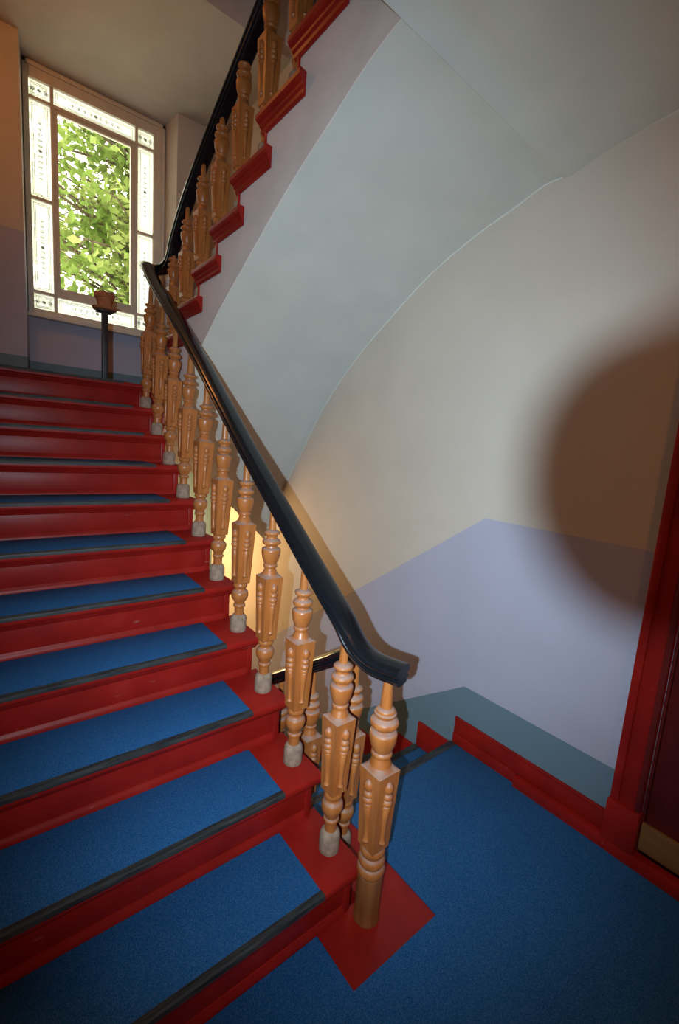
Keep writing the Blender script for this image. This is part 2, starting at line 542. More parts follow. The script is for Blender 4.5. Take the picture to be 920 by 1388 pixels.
def pane(x0, x1, z0, z1, mat):
    bm = bmesh.new(); bm_box(bm, x0, x1, 4.270, 4.275, z0, z1)
    return wpart('pane', bm, mat)
def etched(x0, x1, z0, z1):
    p = pane(x0, x1, z0, z1, 'frosted')
    cx, cz = (x0 + x1) / 2, (z0 + z1) / 2
    bm = bmesh.new()
    y0, y1 = 4.2675, 4.2705
    m_ = 0.018
    wl = 0.0032
    for q in (m_, m_ + 0.012):
        for b in ((x0 + q, x1 - q, z0 + q, z0 + q + wl), (x0 + q, x1 - q, z1 - q - wl, z1 - q),
                  (x0 + q, x0 + q + wl, z0 + q + wl, z1 - q - wl), (x1 - q - wl, x1 - q, z0 + q + wl, z1 - q - wl)):
            bm_box(bm, b[0], b[1], y0, y1, b[2], b[3])
    W_, H_ = x1 - x0, z1 - z0
    L_ = max(W_, H_) * 0.30
    if max(W_, H_) < 0.2:
        L_ = 0.035
    # a stylised plant: centre rosette, stem and paired leaves along the long axis
    def blade(px, pz, ang, ln, wd):
        c, s = math.cos(ang), math.sin(ang)
        pts = [(0, 0), (ln * .45, wd), (ln, 0), (ln * .45, -wd)]
        vv = [(px + a * c - b * s, pz + a * s + b * c) for a, b in pts]
        lo = [bm.verts.new((a, y0, b)) for a, b in vv]
        hi = [bm.verts.new((a, y1, b)) for a, b in vv]
        bm.faces.new(lo); bm.faces.new(hi[::-1])
        for i in range(4):
            j = (i + 1) % 4
            bm.faces.new((lo[j], lo[i], hi[i], hi[j]))
    for k in range(8):
        blade(cx, cz, k * math.pi / 4 + 0.2, 0.022, 0.0035)
    ax = math.pi / 2 if H_ > W_ else 0.0
    for sgn in (1, -1):
        n = max(2, int(L_ / 0.045))
        for k in range(n):
            d = 0.030 + k * L_ / n
            px, pz = cx + math.cos(ax) * d * sgn, cz + math.sin(ax) * d * sgn
            base = ax + (math.pi if sgn < 0 else 0)
            for t in (0.75, -0.75):
                blade(px, pz, base + t, 0.032 - 0.012 * k / n, 0.0036)
            blade(px, pz, base, 0.040, 0.0020)
    e = mesh_obj('etched_ornament', bm, 'etch')
    e.parent = p
    return p
for z0, z1 in ((zs[0], zs[1]), (zs[1] + 0.026, 3.683), (3.711, zs[4] - 0.028), (zs[4], zs[5])):
    etched(xs[0], xs[1], z0, z1)
    etched(xs[4], xs[5], z0, z1)
etched(xs[1] + 0.026, xs[4] - 0.026, zs[0], zs[1])
etched(xs[1] + 0.026, xs[4] - 0.026, zs[4], zs[5])
pane(xs[2], xs[3], zs[2], zs[3], 'glass')

# ------------------------------------------------------------------ door on the right wall
door = structure(empty('door_1', (XW, -1.0, 0.06)), 'dark red panelled door with red moulded frame')
def dpart(name, bm, mat, parent=door, bevel=0.0):
    o = mesh_obj(name, bm, mat, None, bevel=bevel)
    o.parent = parent
    if parent is door:
        o.matrix_parent_inverse = Matrix.Translation((XW, -1.0, 0.06)).inverted()
    return o
for s, y0 in ((1, DY0), (-1, DY1)):
    ya, yb = (y0, y0 + 0.115) if s > 0 else (y0 - 0.115, y0)
    bm = bmesh.new(); bm_box(bm, XW - 0.028, XW, ya, yb, 0.06, DZ1); dpart('door_casing', bm, 'red', bevel=0.004)
    yo = yb if s > 0 else ya
    bm = bmesh.new(); bm_box(bm, XW - 0.044, XW - 0.026, yo - 0.034 if s > 0 else yo, yo if s > 0 else yo + 0.034, 0.25, DZ1 + 0.115); dpart('casing_bead', bm, 'red', bevel=0.007)
    yi = ya if s > 0 else yb
    bm = bmesh.new(); bm_box(bm, XW - 0.038, XW - 0.026, min(yi, yi + s * 0.022), max(yi, yi + s * 0.022), 0.25, DZ1); dpart('casing_bead', bm, 'door_red', bevel=0.005)
    bm = bmesh.new(); bm_box(bm, XW - 0.052, XW, ya - 0.004, yb + 0.006, 0.06, 0.25); dpart('plinth_block', bm, 'red', bevel=0.005)
    bm = bmesh.new(); bm_box(bm, XW, XW + 0.14, min(y0, y0 - s * 0.012), max(y0, y0 - s * 0.012), 0.06, DZ1); dpart('door_jamb', bm, 'door_red', bevel=0.003)
bm = bmesh.new(); bm_box(bm, XW - 0.028, XW, DY1 - 0.115, DY0 + 0.115, DZ1, DZ1 + 0.115); dpart('door_casing', bm, 'red', bevel=0.004)
XD = XW + 0.006
bm = bmesh.new(); bm_box(bm, XD, XD + 0.045, DY1 + 0.014, DY0 - 0.014, 0.062, DZ1 - 0.012); leaf = dpart('door_leaf', bm, 'door_red', bevel=0.003)
for (ya, yb) in ((-0.99, -0.68), (-1.35, -1.04)):
    for (za, zb) in ((0.34, 0.86), (1.0, 1.98)):
        for b in ((ya, yb, za, za + 0.03), (ya, yb, zb - 0.03, zb), (ya, ya + 0.03, za + 0.03, zb - 0.03), (yb - 0.03, yb, za + 0.03, zb - 0.03)):
            bm = bmesh.new(); bm_box(bm, XD - 0.014, XD, b[0], b[1], b[2], b[3])
            o = dpart('panel_moulding', bm, 'door_red', leaf, bevel=0.005)
        bm = bmesh.new(); bm_box(bm, XD - 0.007, XD, ya + 0.06, yb - 0.06, za + 0.06, zb - 0.06)
        dpart('door_panel', bm, 'door_red', leaf, bevel=0.004)
bm = bmesh.new(); bm_prism_x(bm, [(DY1 + 0.014, 0.082), (DY0 - 0.008, 0.082), (DY0 - 0.008, 0.205), (DY1 + 0.014, 0.205)], XD - 0.018, XD)
tag(dpart('weather_strip', bm, 'raw_wood', bevel=0.003), 'bare brown wooden strip along the door foot')

# skirting on the right wall: low board carried on under the door, moulded board above it
bb = structure(empty('baseboard_right', (XW, 0, 0)), 'red skirting board along the landing wall')
bb.matrix_world = Matrix.Translation((XW, 0, 0))
def bpart(name, b, mat='red', bevel=0.003):
    bm = bmesh.new(); bm_box(bm, *b)
    o = mesh_obj(name, bm, mat, None, bevel=bevel)
    o.parent = bb
    o.matrix_parent_inverse = Matrix.Translation((-XW, 0, 0))
    return o
bpart('lower_board', (XBD - 0.004, XW + 0.001, -0.02, YC, 0.0, 0.064))
bpart('lower_board', (XBD - 0.030, XW + 0.10, -2.6, -0.022, 0.0, 0.060))
bpart('upper_board', (XBD + 0.003, XW, DY0 + 0.12, YC, 0.066, 0.148))
bpart('cap_moulding', (XBD - 0.002, XW, DY0 + 0.12, YC, 0.148, 0.163), bevel=0.004)

# ------------------------------------------------------------------ stair flights
def nosing_poly(y_r, z, over, back, s=1):
    """rounded tread section in (y, z): y_r riser plane, front overhang towards -s*y"""
    f = y_r - s * over
    th = 0.036
    pts = [(y_r + s * back, z), (f + s * 0.008, z), (f + s * 0.002, z - 0.004), (f, z - 0.012), (f, z - th + 0.012), (f + s * 0.003, z - th + 0.004), (f + s * 0.010, z - th), (y_r + s * back, z - th)]
    return pts if s > 0 else pts[::-1]
def scotia_poly(y_r, z, s=1):
    pts = [(y_r + s * 0.004, z), (y_r - s * 0.024, z), (y_r - s * 0.022, z - 0.006), (y_r - s * 0.013, z - 0.011), (y_r - s * 0.009, z - 0.022), (y_r - s * 0.006, z - 0.024), (y_r + s * 0.004, z - 0.026)]
    return pts if s > 0 else pts[::-1]

ORD = ['first', 'second', 'third', 'fourth', 'fifth', 'sixth', 'seventh', 'eighth', 'ninth', 'tenth', 'eleventh']

# rising flight
fa = tag(empty('stair_flight'), 'red painted wooden stairs rising from the landing to the window', 'stairs')
body = [(0.012, 0.0)]
for k in range(1, 12):
    y = (k - 1) * T_ + 0.012
    body += [(y, (k - 1) * R_ - 0.04 if k > 1 else 0.0), (y, k * R_ - 0.038)]
body = body[1:]
body += [(10 * T_ + 0.25, ZM - 0.17), (10 * T_ + 0.25, ZM - 0.42), (0.35, -0.10), (0.012, -0.10)]
bm = bmesh.new(); bm_prism_x(bm, body, XL, -0.012)
mesh_obj('carriage', bm, 'red', fa)
for k in range(1, 12):
    y = (k - 1) * T_
    z = k * R_
    bm = bmesh.new(); bm_box(bm, XL, -0.004, y, y + 0.012, z - R_, z - 0.036)
    rs = mesh_obj('riser', bm, 'red', fa, bevel=0.0015)
    bm = bmesh.new(); bm_prism_x(bm, [(y + 0.002, z - R_), (y - 0.014, z - R_), (y - 0.014, z - R_ + 0.012), (y - 0.009, z - R_ + 0.020), (y - 0.004, z - R_ + 0.030), (y + 0.002, z - R_ + 0.032)], XL, -0.03)
    mesh_obj('riser_moulding', bm, 'red', rs, smooth=True)
    bm = bmesh.new(); bm_box(bm, -0.030, 0.0, y - 0.010, y + 0.012, z - R_, z - 0.036)
    mesh_obj('riser_end_strip', bm, 'red', rs, bevel=0.004)
    bm = bmesh.new()
    bm_prism_x(bm, nosing_poly(y, z, NO, T_ + 0.012 if k < 11 else 0.03), XL, 0.034)
    td = mesh_obj('tread', bm, 'red', fa, smooth=True, angle=50)
    bm = bmesh.new(); bm_prism_x(bm, scotia_poly(y, z - 0.036), XL, 0.018)
    mesh_obj('scotia_moulding', bm, 'red', td, smooth=True)
    if k < 11:
        bm = bmesh.new(); bm_box(bm, -0.014, 0.012, y - 0.004, y + T_, z - 0.058, z - 0.036)
        mesh_obj('tread_end_moulding', bm, 'red', td, bevel=0.005)
    bm = bmesh.new(); bm_box(bm, -0.016, -0.003, y + 0.012, y + T_ + 0.012, z - 0.32, z - 0.036)
    mesh_obj('stringer_panel', bm, 'red', fa)
    # mat
    bm = bmesh.new()
    th = 0.005
    if k < 11:
        bm_box(bm, XL + 0.12, XM, y - NO + 0.020, y + T_ - 0.016, z, z + th)
    else:
        bm_box(bm, XL + 0.12, XM, y - NO + 0.020, YW - 0.25, z, z + th)
    nm = 'blue felt mat with dark rubber edge on the %s step up from the landing' % ORD[k - 1] if k < 11 else 'blue felt mat with dark rubber edge on the half landing below the window'
    mt = tag(empty('stair_mat', (0, 0, 0)), nm, 'stair mat', 'mats on the rising stairs')
    mesh_obj('felt', bm, 'blue', mt, bevel=0.0012)
    bm = bmesh.new()
    f = y - NO
    bm_prism_x(bm, [(f + 0.020, z), (f + 0.020, z + th + 0.001), (f + 0.003, z + th + 0.002), (f - 0.003, z + th - 0.001), (f - 0.005, z - 0.003), (f - 0.005, z - 0.011), (f - 0.0005, z - 0.011), (f - 0.0005, z)], XL + 0.12, XM + 0.001)
    mesh_obj('nosing_strip', bm, 'rubber', mt, smooth=True, angle=25)
    bm = bmesh.new()
    for q in range(3):
        bm_box(bm, XL + 0.12, XM, f + 0.003 + q * 0.006, f + 0.0062 + q * 0.006, z + th + 0.001, z + th + 0.0028)
    mesh_obj('grip_ribs', bm, 'rubber', mt)

# descending flight
fc = tag(empty('stair_flight'), 'red painted stairs with blue mats going down beside the right wall', 'stairs')
body = [(YC - 0.03, -0.22)]
for j in range(1, 11):
    body += [(YC - 0.04 + (j - 1) * TC, -j * RC - 0.03 if j > 1 else -RC - 0.03), (YC - 0.04 + j * TC, -j * RC - 0.03)]
body += [(YC - 0.04 + 10 * TC, -10 * RC - 0.2), (YC - 0.04 + 9 * TC, -10 * RC - 0.2), (YC - 0.03, -0.5 - RC)]
bm = bmesh.new(); bm_prism_x(bm, body[1:], 0.10, XW)
mesh_obj('carriage', bm, 'red', fc)
for j in range(0, 10):
    yn = YC + j * TC          # nosing of this level
    z = -j * RC
    bm = bmesh.new(); bm_box(bm, 0.095, XBD, yn - 0.045, yn - 0.034, z - RC, z - 0.034)
    mesh_obj('riser', bm, 'red', fc, bevel=0.0015)
    bm = bmesh.new()
    if j > 0:
        bm_box(bm, 0.085, XBD, yn - TC - 0.04, yn, z - 0.034, z)
        mesh_obj('tread', bm, 'red', fc, bevel=0.006)
        bm = bmesh.new(); bm_box(bm, XBD - 0.002, XW, yn - TC, yn, z, z + 0.163)
        sb = mesh_obj('skirting_board', bm, 'red', fc, bevel=0.003)
        bm = bmesh.new(); bm_box(bm, XBD - 0.007, XBD - 0.001, yn - TC + 0.02, yn - 0.03, z + 0.064, z + 0.070)
        mesh_obj('skirting_bead', bm, 'red', sb, bevel=0.002)
        mt = tag(empty('stair_mat'), 'blue felt mat on the %s step down from the landing' % ORD[j - 1], 'stair mat', 'mats on the descending stairs')
        bm = bmesh.new(); bm_box(bm, XP, XBD - 0.004, yn - TC - 0.03, yn - 0.034, z, z + 0.005)
        mesh_obj('felt', bm, 'blue', mt, bevel=0.0012)
        bm = bmesh.new(); bm_prism_x(bm, [(yn - 0.036, z), (yn + 0.006, z), (yn + 0.006, z - 0.018), (yn + 0.0085, z - 0.018), (yn + 0.009, z + 0.004), (yn + 0.004, z + 0.007), (yn - 0.036, z + 0.006)], XP, XBD - 0.004)
        mesh_obj('nosing_strip', bm, 'rubber', mt, smooth=True, angle=25)
    else:
        bm_box(bm, 0.06, XBD, yn - 0.06, yn, -0.034, -0.0005)
        mesh_obj('landing_nosing', bm, 'red', fc, bevel=0.006)

# landing mat, cut round the bare red patch
lm = tag(empty('floor_covering'), 'blue felt floor covering on the landing, cut round the newel patch', 'floor mat')
bm = bmesh.new()
bm_prism_z(bm, [(XL + 0.05, -2.55), (XBD - 0.032, -2.55), (XBD - 0.032, -0.50), (XBD - 0.006, 0.0), (XBD - 0.006, YC - 0.034), (XP, YC - 0.034), (XP, YP), (XM, YP), (XM, -0.016), (XL + 0.05, -0.016)], 0.0, 0.005)
mesh_obj('felt', bm, 'blue', lm, bevel=0.0012)
bm = bmesh.new(); bm_prism_x(bm, [(YC - 0.036, 0.0), (YC + 0.004, 0.0), (YC + 0.004, -0.018), (YC + 0.0085, -0.018), (YC + 0.009, 0.004), (YC + 0.004, 0.007), (YC - 0.036, 0.006)], XP, XBD - 0.006)
mesh_obj('nosing_strip', bm, 'rubber', lm, smooth=True, angle=25)

# returning flight overhead
fb = tag(empty('stair_flight'), 'upper stairs returning overhead with pink stringer and white vaulted underside', 'stairs')
NB = 10
def rb_y(m): return YBk - (m - 1) * TB      # riser m plane
inner0 = [(0.20, 3.05), (0.259, 3.040), (0.403, 2.995), (0.563, 2.924), (0.757, 2.842), (0.959, 2.744), (1.161, 2.634), (1.359, 2.524), (1.569, 2.404), (1.80, 2.249), (2.05, 2.07), (2.35, 1.85), (2.73, 1.56)]
kk = (XS + 0.999) / (0.1 + 0.999)
inner = [(-1.0089 + (y + 1.0089) * kk, 1.689 + (z - 1.689) * kk) for y, z in inner0]
inner[0] = (0.205, inner[0][1])
wallc = [(0.155, 2.982), (0.215, 2.982), (0.269, 2.975), (0.395, 2.932), (0.646, 2.855), (0.941, 2.725), (1.23, 2.541), (1.575, 2.293), (1.899, 1.985), (2.174, 1.622), (2.381, 1.349), (2.56, 1.06), (2.75, 0.72)]
def interp(c, t):
    f = t * (len(c) - 1)
    i = min(int(f), len(c) - 2)
    u = f - i
    p0 = c[max(i - 1, 0)]; p1 = c[i]; p2 = c[i + 1]; p3 = c[min(i + 2, len(c) - 1)]
    def cr(a, b, d, e):
        return 0.5 * (2 * b + (d - a) * u + (2 * a - 5 * b + 4 * d - e) * u * u + (3 * b - a - 3 * d + e) * u ** 3)
    return cr(p0[0], p1[0], p2[0], p3[0]), cr(p0[1], p1[1], p2[1], p3[1])
bm = bmesh.new()
nu, nv = 48, 12
grid = []
for a in range(nu + 1):
    t = a / nu
    yi, zi = interp(inner, t); yo, zo = interp(wallc, t)
    row = []
    for b in range(nv + 1):
        s = b / nv
        bow = 0.05 * math.sin(math.pi * s) * t
        row.append(bm.verts.new((XS + 0.004 + (XW - XS - 0.004) * s, yi + (yo - yi) * s, zi + (zo - zi) * s + bow)))
    grid.append(row)
for a in range(nu):
    for b in range(nv):
        bm.faces.new((grid[a][b], grid[a][b + 1], grid[a + 1][b + 1], grid[a + 1][b]))
# closed underside shell: thicken upwards
ret = bmesh.ops.extrude_face_region(bm, geom=list(bm.faces))
for v in [g for g in ret['geom'] if isinstance(g, bmesh.types.BMVert)]:
    v.co.z += 0.05
mesh_obj('soffit', bm, 'soffit', fb, smooth=True, angle=45)
# stringer: stepped top, soffit curve below
top = []
for m in range(1, NB + 1):
    top += [(rb_y(m), ZB0 + (m - 1) * RB - 0.034), (rb_y(m), ZB0 + m * RB - 0.034)]
top.append((0.20, ZB0 + NB * RB - 0.034))
low = [interp(inner, a / nu) for a in range(nu + 1)]
bm = bmesh.new()
# build as strips so that the concave outline stays clean
def top_z(y):
    m = max(0, min(NB, int(math.floor((YBk - y) / TB + 1e-6)) + 1))
    return ZB0 + m * RB - 0.034
for a in range(nu):
    (y0, z0), (y1, z1) = low[a], low[a + 1]
    cuts = [y0] + sorted([rb_y(m) for m in range(1, NB + 1) if y0 < rb_y(m) < y1]) + [y1]
    for ya, yb in zip(cuts[:-1], cuts[1:]):
        za = z0 + (z1 - z0) * (ya - y0) / max(1e-9, y1 - y0); zb = z0 + (z1 - z0) * (yb - y0) / max(1e-9, y1 - y0)
        zt = top_z((ya + yb) / 2)
        bm_prism_x(bm, [(ya, za), (yb, zb), (yb, zt), (ya, zt)], XS, XS + 0.07)
bmesh.ops.remove_doubles(bm, verts=bm.verts, dist=1e-5)
inn = [f for f in bm.faces if abs(f.normal.x) < 0.5 and False]
mesh_obj('stringer', bm, 'pink', fb)
bm = bmesh.new()
body = []
for m in range(1, NB + 1):
    body += [(rb_y(m) - 0.012, ZB0 + (m - 1) * RB - 0.036), (rb_y(m) - 0.012, ZB0 + m * RB - 0.036)]
body.append((0.22, ZB0 + NB * RB - 0.036)); body += [(0.22, 3.15), (rb_y(1) - 0.012, 1.90)]
bm_prism_x(bm, body, XS + 0.07, XW)
mesh_obj('carriage', bm, 'red', fb)
for m in range(1, NB + 1):
    y = rb_y(m); z = ZB0 + m * RB
    yn = rb_y(m + 1)
    bm = bmesh.new(); bm_box(bm, XS - 0.010, XW, y - 0.014, y, z - RB, z - 0.034)
    mesh_obj('riser', bm, 'red', fb, bevel=0.0015)
    bm = bmesh.new(); bm_box(bm, XS - 0.012, XW, yn - 0.03 if m < NB else 0.22, y + 0.036, z - 0.034, z)
    td = mesh_obj('tread', bm, 'red', fb, bevel=0.008)
    # moulded return at the tread end, seen from below
    yf, yb = y + 0.036, yn - 0.075
    if m == NB: yb = 0.22
    pro = [(XS, z - 0.090), (XS - 0.006, z - 0.090), (XS - 0.012, z - 0.080), (XS - 0.014, z - 0.066), (XS - 0.022, z - 0.056), (XS - 0.024, z - 0.046), (XS - 0.034, z - 0.038), (XS - 0.040, z - 0.026), (XS - 0.040, z - 0.008), (XS - 0.034, z), (XS, z)]
    bm = bmesh.new()
    A = [bm.verts.new((px, yf - 0.5 * (px - XS + 0.04), pz)) for px, pz in pro]
    B = [bm.verts.new((px, yb + 0.2 * (px - XS + 0.04), pz)) for px, pz in pro]
    bm.faces.new(A); bm.faces.new(B[::-1])
    for i in range(len(pro)):
        jn = (i + 1) % len(pro)
        bm.faces.new((A[jn], A[i], B[i], B[jn]))
    mesh_obj('tread_end_moulding', bm, 'red', td, smooth=True, angle=14)

# ------------------------------------------------------------------ balusters
def foot_mesh(h, r, mat):
    bm = bmesh.new()
    bm_lathe(bm, [(r * 0.98, 0), (r, 0.01), (r, h - 0.022), (r * 0.93, h - 0.012), (r * 0.75, h - 0.003), (r * 0.60, h)], 20)
    return to_mesh('foot', bm, mat, True)
LOWP = [(0.0235, 0.078), (0.0225, 0.098), (0.0235, 0.120), (0.029, 0.124), (0.0300, 0.129), (0.029, 0.134), (0.0245, 0.138), (0.0265, 0.150),
        (0.034, 0.160), (0.0395, 0.172), (0.0415, 0.184), (0.040, 0.196), (0.036, 0.204), (0.029, 0.209), (0.0265, 0.216), (0.028, 0.222), (0.034, 0.227), (0.035, 0.233), (0.033, 0.240), (0.030, 0.246)]
UPP = [(0.0345, 0.550), (0.0335, 0.556), (0.0300, 0.560), (0.0295, 0.567), (0.0255, 0.571), (0.0250, 0.579), (0.030, 0.583), (0.0315, 0.588), (0.030, 0.594), (0.0265, 0.597), (0.031, 0.606), (0.037, 0.622), (0.0405, 0.640), (0.0420, 0.655), (0.0410, 0.664), (0.0350, 0.668),
       (0.0265, 0.671), (0.025, 0.678), (0.030, 0.682), (0.0385, 0.687), (0.0410, 0.694), (0.0385, 0.702), (0.030, 0.707), (0.024, 0.711), (0.0225, 0.720), (0.0265, 0.725), (0.0340, 0.730), (0.0355, 0.735), (0.0335, 0.740), (0.024, 0.745), (0.0165, 0.750)]
def lathe_mesh(name, prof, seg=20, mat='wood', zs_=1.0):
    bm = bmesh.new(); bm_lathe(bm, [(r, z * zs_) for r, z in prof], seg)
    return to_mesh(name, bm, mat, True, 50)
def block_mesh(z0, z1, h0, h1, zc, rc):
    """tapered square block whose top corners are turned away to a cone"""
    bm = bmesh.new()
    tt = (-1.0, -0.86, -0.66, -0.4, -0.13, 0.13, 0.4, 0.66, 0.86)
    angs = [q * math.pi / 2 + math.atan(t) for q in range(4) for t in tt]
    seg = len(angs)
    zl = [z0, z0 + 0.004] + [z0 + 0.004 + (z1 - z0 - 0.004) * i / 3 for i in (1, 2, 3)]
    zl += [z1 + (zc - z1) * i / 7 for i in range(1, 8)]
    rings = []
    for n, z in enumerate(zl):
        t = min(1.0, (z - z0) / (z1 - z0))
        h = h0 + (h1 - h0) * t
        if n == 0:
            h -= 0.003
        f = 0.0 if z <= z1 else ((z - z1) / (zc - z1)) ** 0.8
        ring = []
        for a in angs:
            c, s = math.cos(a), math.sin(a)
            r = min(h / max(abs(c), abs(s)), h * 1.405)
            if f > 0:
                r = min(r, h1 * 1.405 - 0.45 * (z - z1)) * (1 - f) + rc * f
            ring.append(bm.verts.new((r * c, r * s, z)))
        rings.append(ring)
    for a, b in zip(rings[:-1], rings[1:]):
        for i in range(seg):
            j = (i + 1) % seg
            bm.faces.new((a[i], a[j], b[j], b[i]))
    bm.faces.new(rings[0][::-1]); bm.faces.new(rings[-1])
    return to_mesh('square_block', bm, 'wood', True, 18)
ORN = [(0.002, -0.108), (0.006, -0.104), (0.0085, -0.098), (0.006, -0.091), (0.0050, -0.088), (0.0056, -0.060), (0.0070, -0.020), (0.0085, 0.012), (0.0065, 0.016), (0.0105, 0.020), (0.0105, 0.026), (0.008, 0.030), (0.0125, 0.036), (0.0125, 0.044), (0.008, 0.050), (0.0115, 0.056), (0.0115, 0.063), (0.0065, 0.069), (0.0095, 0.077), (0.0110, 0.085), (0.0095, 0.095), (0.005, 0.102), (0.002, 0.105)]
orn_me = lathe_mesh('spindle_ornament', [(r * 1.55, z * 1.12) for r, z in ORN], 12)
BL = dict(foot=foot_mesh(0.085, 0.039, 'wood_worn'), low=lathe_mesh('lower_turning', LOWP), block=block_mesh(0.246, 0.540, 0.0335, 0.0440, 0.553, 0.0345),
          up=lathe_mesh('upper_turning', UPP), pin=lathe_mesh('pin', [(0.0165, 0), (0.0155, 0.03), (0.0125, 0.135)], 14))
PIN0, PINL = 0.748, 0.135

def place_orn(root, half, z, tilt, sc=1.0):
    for q in range(4):
        o = add('spindle_ornament', orn_me, root)
        a = q * math.pi / 2
        o.location = (half * math.cos(a), half * math.sin(a), z)
        o.rotation_euler = Matrix.Rotation(a, 4, 'Z').to_3x3().to_4x4().to_euler() if False else (Matrix.Rotation(a, 3, 'Z') @ Matrix.Rotation(tilt, 3, 'Y')).to_euler()
        o.scale = (sc, sc, sc)

def baluster(loc, label, group, lean=(0, 0), pin_top=None):
    b = tag(empty('baluster', loc), label, 'baluster', group)
    add('foot', BL['foot'], b)
    add('lower_turning', BL['low'], b)
    add('square_block', BL['block'], b)
    add('upper_turning', BL['up'], b)
    p = add('pin', BL['pin'], b, (0, 0, PIN0))
    if pin_top is not None:
        p.scale = (1, 1, max(0.15, (pin_top - PIN0) / PINL))
    place_orn(b, 0.0388, 0.397, math.atan2(0.010, 0.294))
    b.rotation_euler = (0, lean[0], 0)
    return b

XBAL, YBO = -0.0276, 0.0997
def rail_x(y):
    return XBAL + 0.030 * max(0.0, min(1.0, (y - 0.3) / 1.3))
def rail_off(y):
    return 0.797 + 0.045 * max(0.0, min(1.0, (y - 0.9) / 1.0))
def rail_z(y):
    return R_ + (y + NO) * R_ / T_ + rail_off(y)
for k in range(1, 11):
    y = (k - 1) * T_ + YBO
    dx = rail_x(y) - XBAL
    pt = rail_z(y) - k * R_ - 0.02
    baluster((XBAL, y, k * R_), 'turned orange wooden baluster on the %s step up from the landing' % ORD[k - 1], 'balusters of the rising stairs', (math.atan2(dx, 0.84), 0), pt)

# descending-flight balusters
railC_z = lambda y: 0.805 - 0.667 * (y - 0.338)
for j, (x, y) in enumerate(((0.133, 0.205), (0.140, 0.490), (0.142, 0.752), (0.142, 1.014))):
    z = 0.0 if j == 0 else -j * RC
    lab = 'turned orange wooden baluster standing at the landing edge behind the newel' if j == 0 else 'turned orange wooden baluster on the %s step down from the landing' % ORD[j - 1]
    baluster((x, y, z), lab, 'balusters of the descending stairs', (0, 0), railC_z(y) - z - 0.02)

# upper-flight balusters and rail heights
XBB = 0.158
railB_pts = [(2.52, 3.050), (2.29, 3.236), (2.017, 3.392), (1.75, 3.528), (1.442, 3.676), (1.10, 3.845), (0.70, 4.04), (0.30, 4.24)]
def railB_z(y):
    for (ya, za), (yb, zb) in zip(railB_pts[:-1], railB_pts[1:]):
        if yb <= y <= ya:
            return za + (zb - za) * (ya - y) / (ya - yb)
    return railB_pts[0][1] if y > railB_pts[0][0] else railB_pts[-1][1]
for m in range(1, 10):
    y = rb_y(m + 1) + 0.072
    z = ZB0 + m * RB
    baluster((XBB, y, z), 'turned orange wooden baluster on the %s step of the upper stairs' % ORD[m - 1], 'balusters of the upper stairs', (0, 0), railB_z(y) - z - 0.02)

# newel post at the foot of the rising flight
NX, NY = 0.0393, -0.0594
nw = tag(empty('newel_post', (NX, NY, 0)), 'thick turned wooden newel post standing on the red landing patch', 'newel post')
add('base_cylinder', lathe_mesh('base_cylinder', [(0.0475, 0), (0.0480, 0.008), (0.0455, 0.014), (0.0455, 0.05), (0.0462, 0.178), (0.0450, 0.184)], 28, 'wood_newel'), nw)
add('lower_turning', lathe_mesh('lower_turning', [(0.043, 0.182), (0.047, 0.190), (0.0505, 0.200), (0.0505, 0.212), (0.047, 0.221), (0.042, 0.225), (0.045, 0.231), (0.0485, 0.240), (0.0475, 0.251), (0.042, 0.258), (0.038, 0.263), (0.042, 0.270), (0.046, 0.280), (0.0445, 0.290), (0.040, 0.297)], 24, 'wood'), nw)
add('square_block', block_mesh(0.296, 0.600, 0.0385, 0.0490, 0.617, 0.039), nw)
UPN = [(0.039, 0.613), (0.038, 0.621), (0.0345, 0.626), (0.034, 0.635), (0.030, 0.640), (0.0295, 0.648), (0.036, 0.652), (0.0375, 0.658), (0.035, 0.664), (0.0315, 0.668), (0.037, 0.678), (0.043, 0.695), (0.0470, 0.715), (0.0480, 0.730), (0.0465, 0.738), (0.038, 0.743), (0.030, 0.747), (0.031, 0.752),
       (0.041, 0.757), (0.0485, 0.766), (0.0490, 0.775), (0.045, 0.784), (0.036, 0.789), (0.031, 0.793), (0.033, 0.797), (0.0385, 0.802), (0.0385, 0.808), (0.033, 0.812), (0.034, 0.817), (0.030, 0.822), (0.022, 0.828)]
add('upper_turning', lathe_mesh('upper_turning', UPN, 24), nw)
add('pin', lathe_mesh('pin', [(0.0215, 0.824), (0.0195, 0.86), (0.0150, 0.945)], 16), nw)
place_orn(nw, 0.0437, 0.452, math.atan2(0.0105, 0.304), 1.04)

# ------------------------------------------------------------------ handrail: one black moulded rail through all three flights
RP = [(0.0, -0.038), (0.022, -0.038), (0.027, -0.036), (0.0295, -0.031), (0.0295, -0.027), (0.036, -0.025), (0.0395, -0.020), (0.0395, -0.015), (0.036, -0.011), (0.032, -0.009), (0.032, -0.005), (0.042, -0.002), (0.0455, 0.004), (0.0455, 0.010), (0.0425, 0.017), (0.034, 0.0245), (0.019, 0.0305), (0.0, 0.033)]
prof = RP + [(-x, z) for x, z in RP[-2:0:-1]]
pathA = [(0.050, -0.112, 0.967), (0.042, -0.085, 0.967), (0.026, -0.045, 0.968), (0.006, 0.000, 0.978), (-0.012, 0.050, 1.010)]
for y in (0.12, 0.22, 0.35, 0.6, 0.9, 1.25, 1.6, 1.95, 2.25, 2.5):
    pathA.append((rail_x(y), y, rail_z(y)))
pathA += [(0.006, 2.66, 2.872), (0.016, 2.745, 2.905), (0.045, 2.800, 2.915), (0.100, 2.800, 2.918), (0.140, 2.745, 2.920), (0.155, 2.65, 2.935), (0.158, 2.58, 2.975)]
for y, z in railB_pts:
    pathA.append((0.158, y, z))
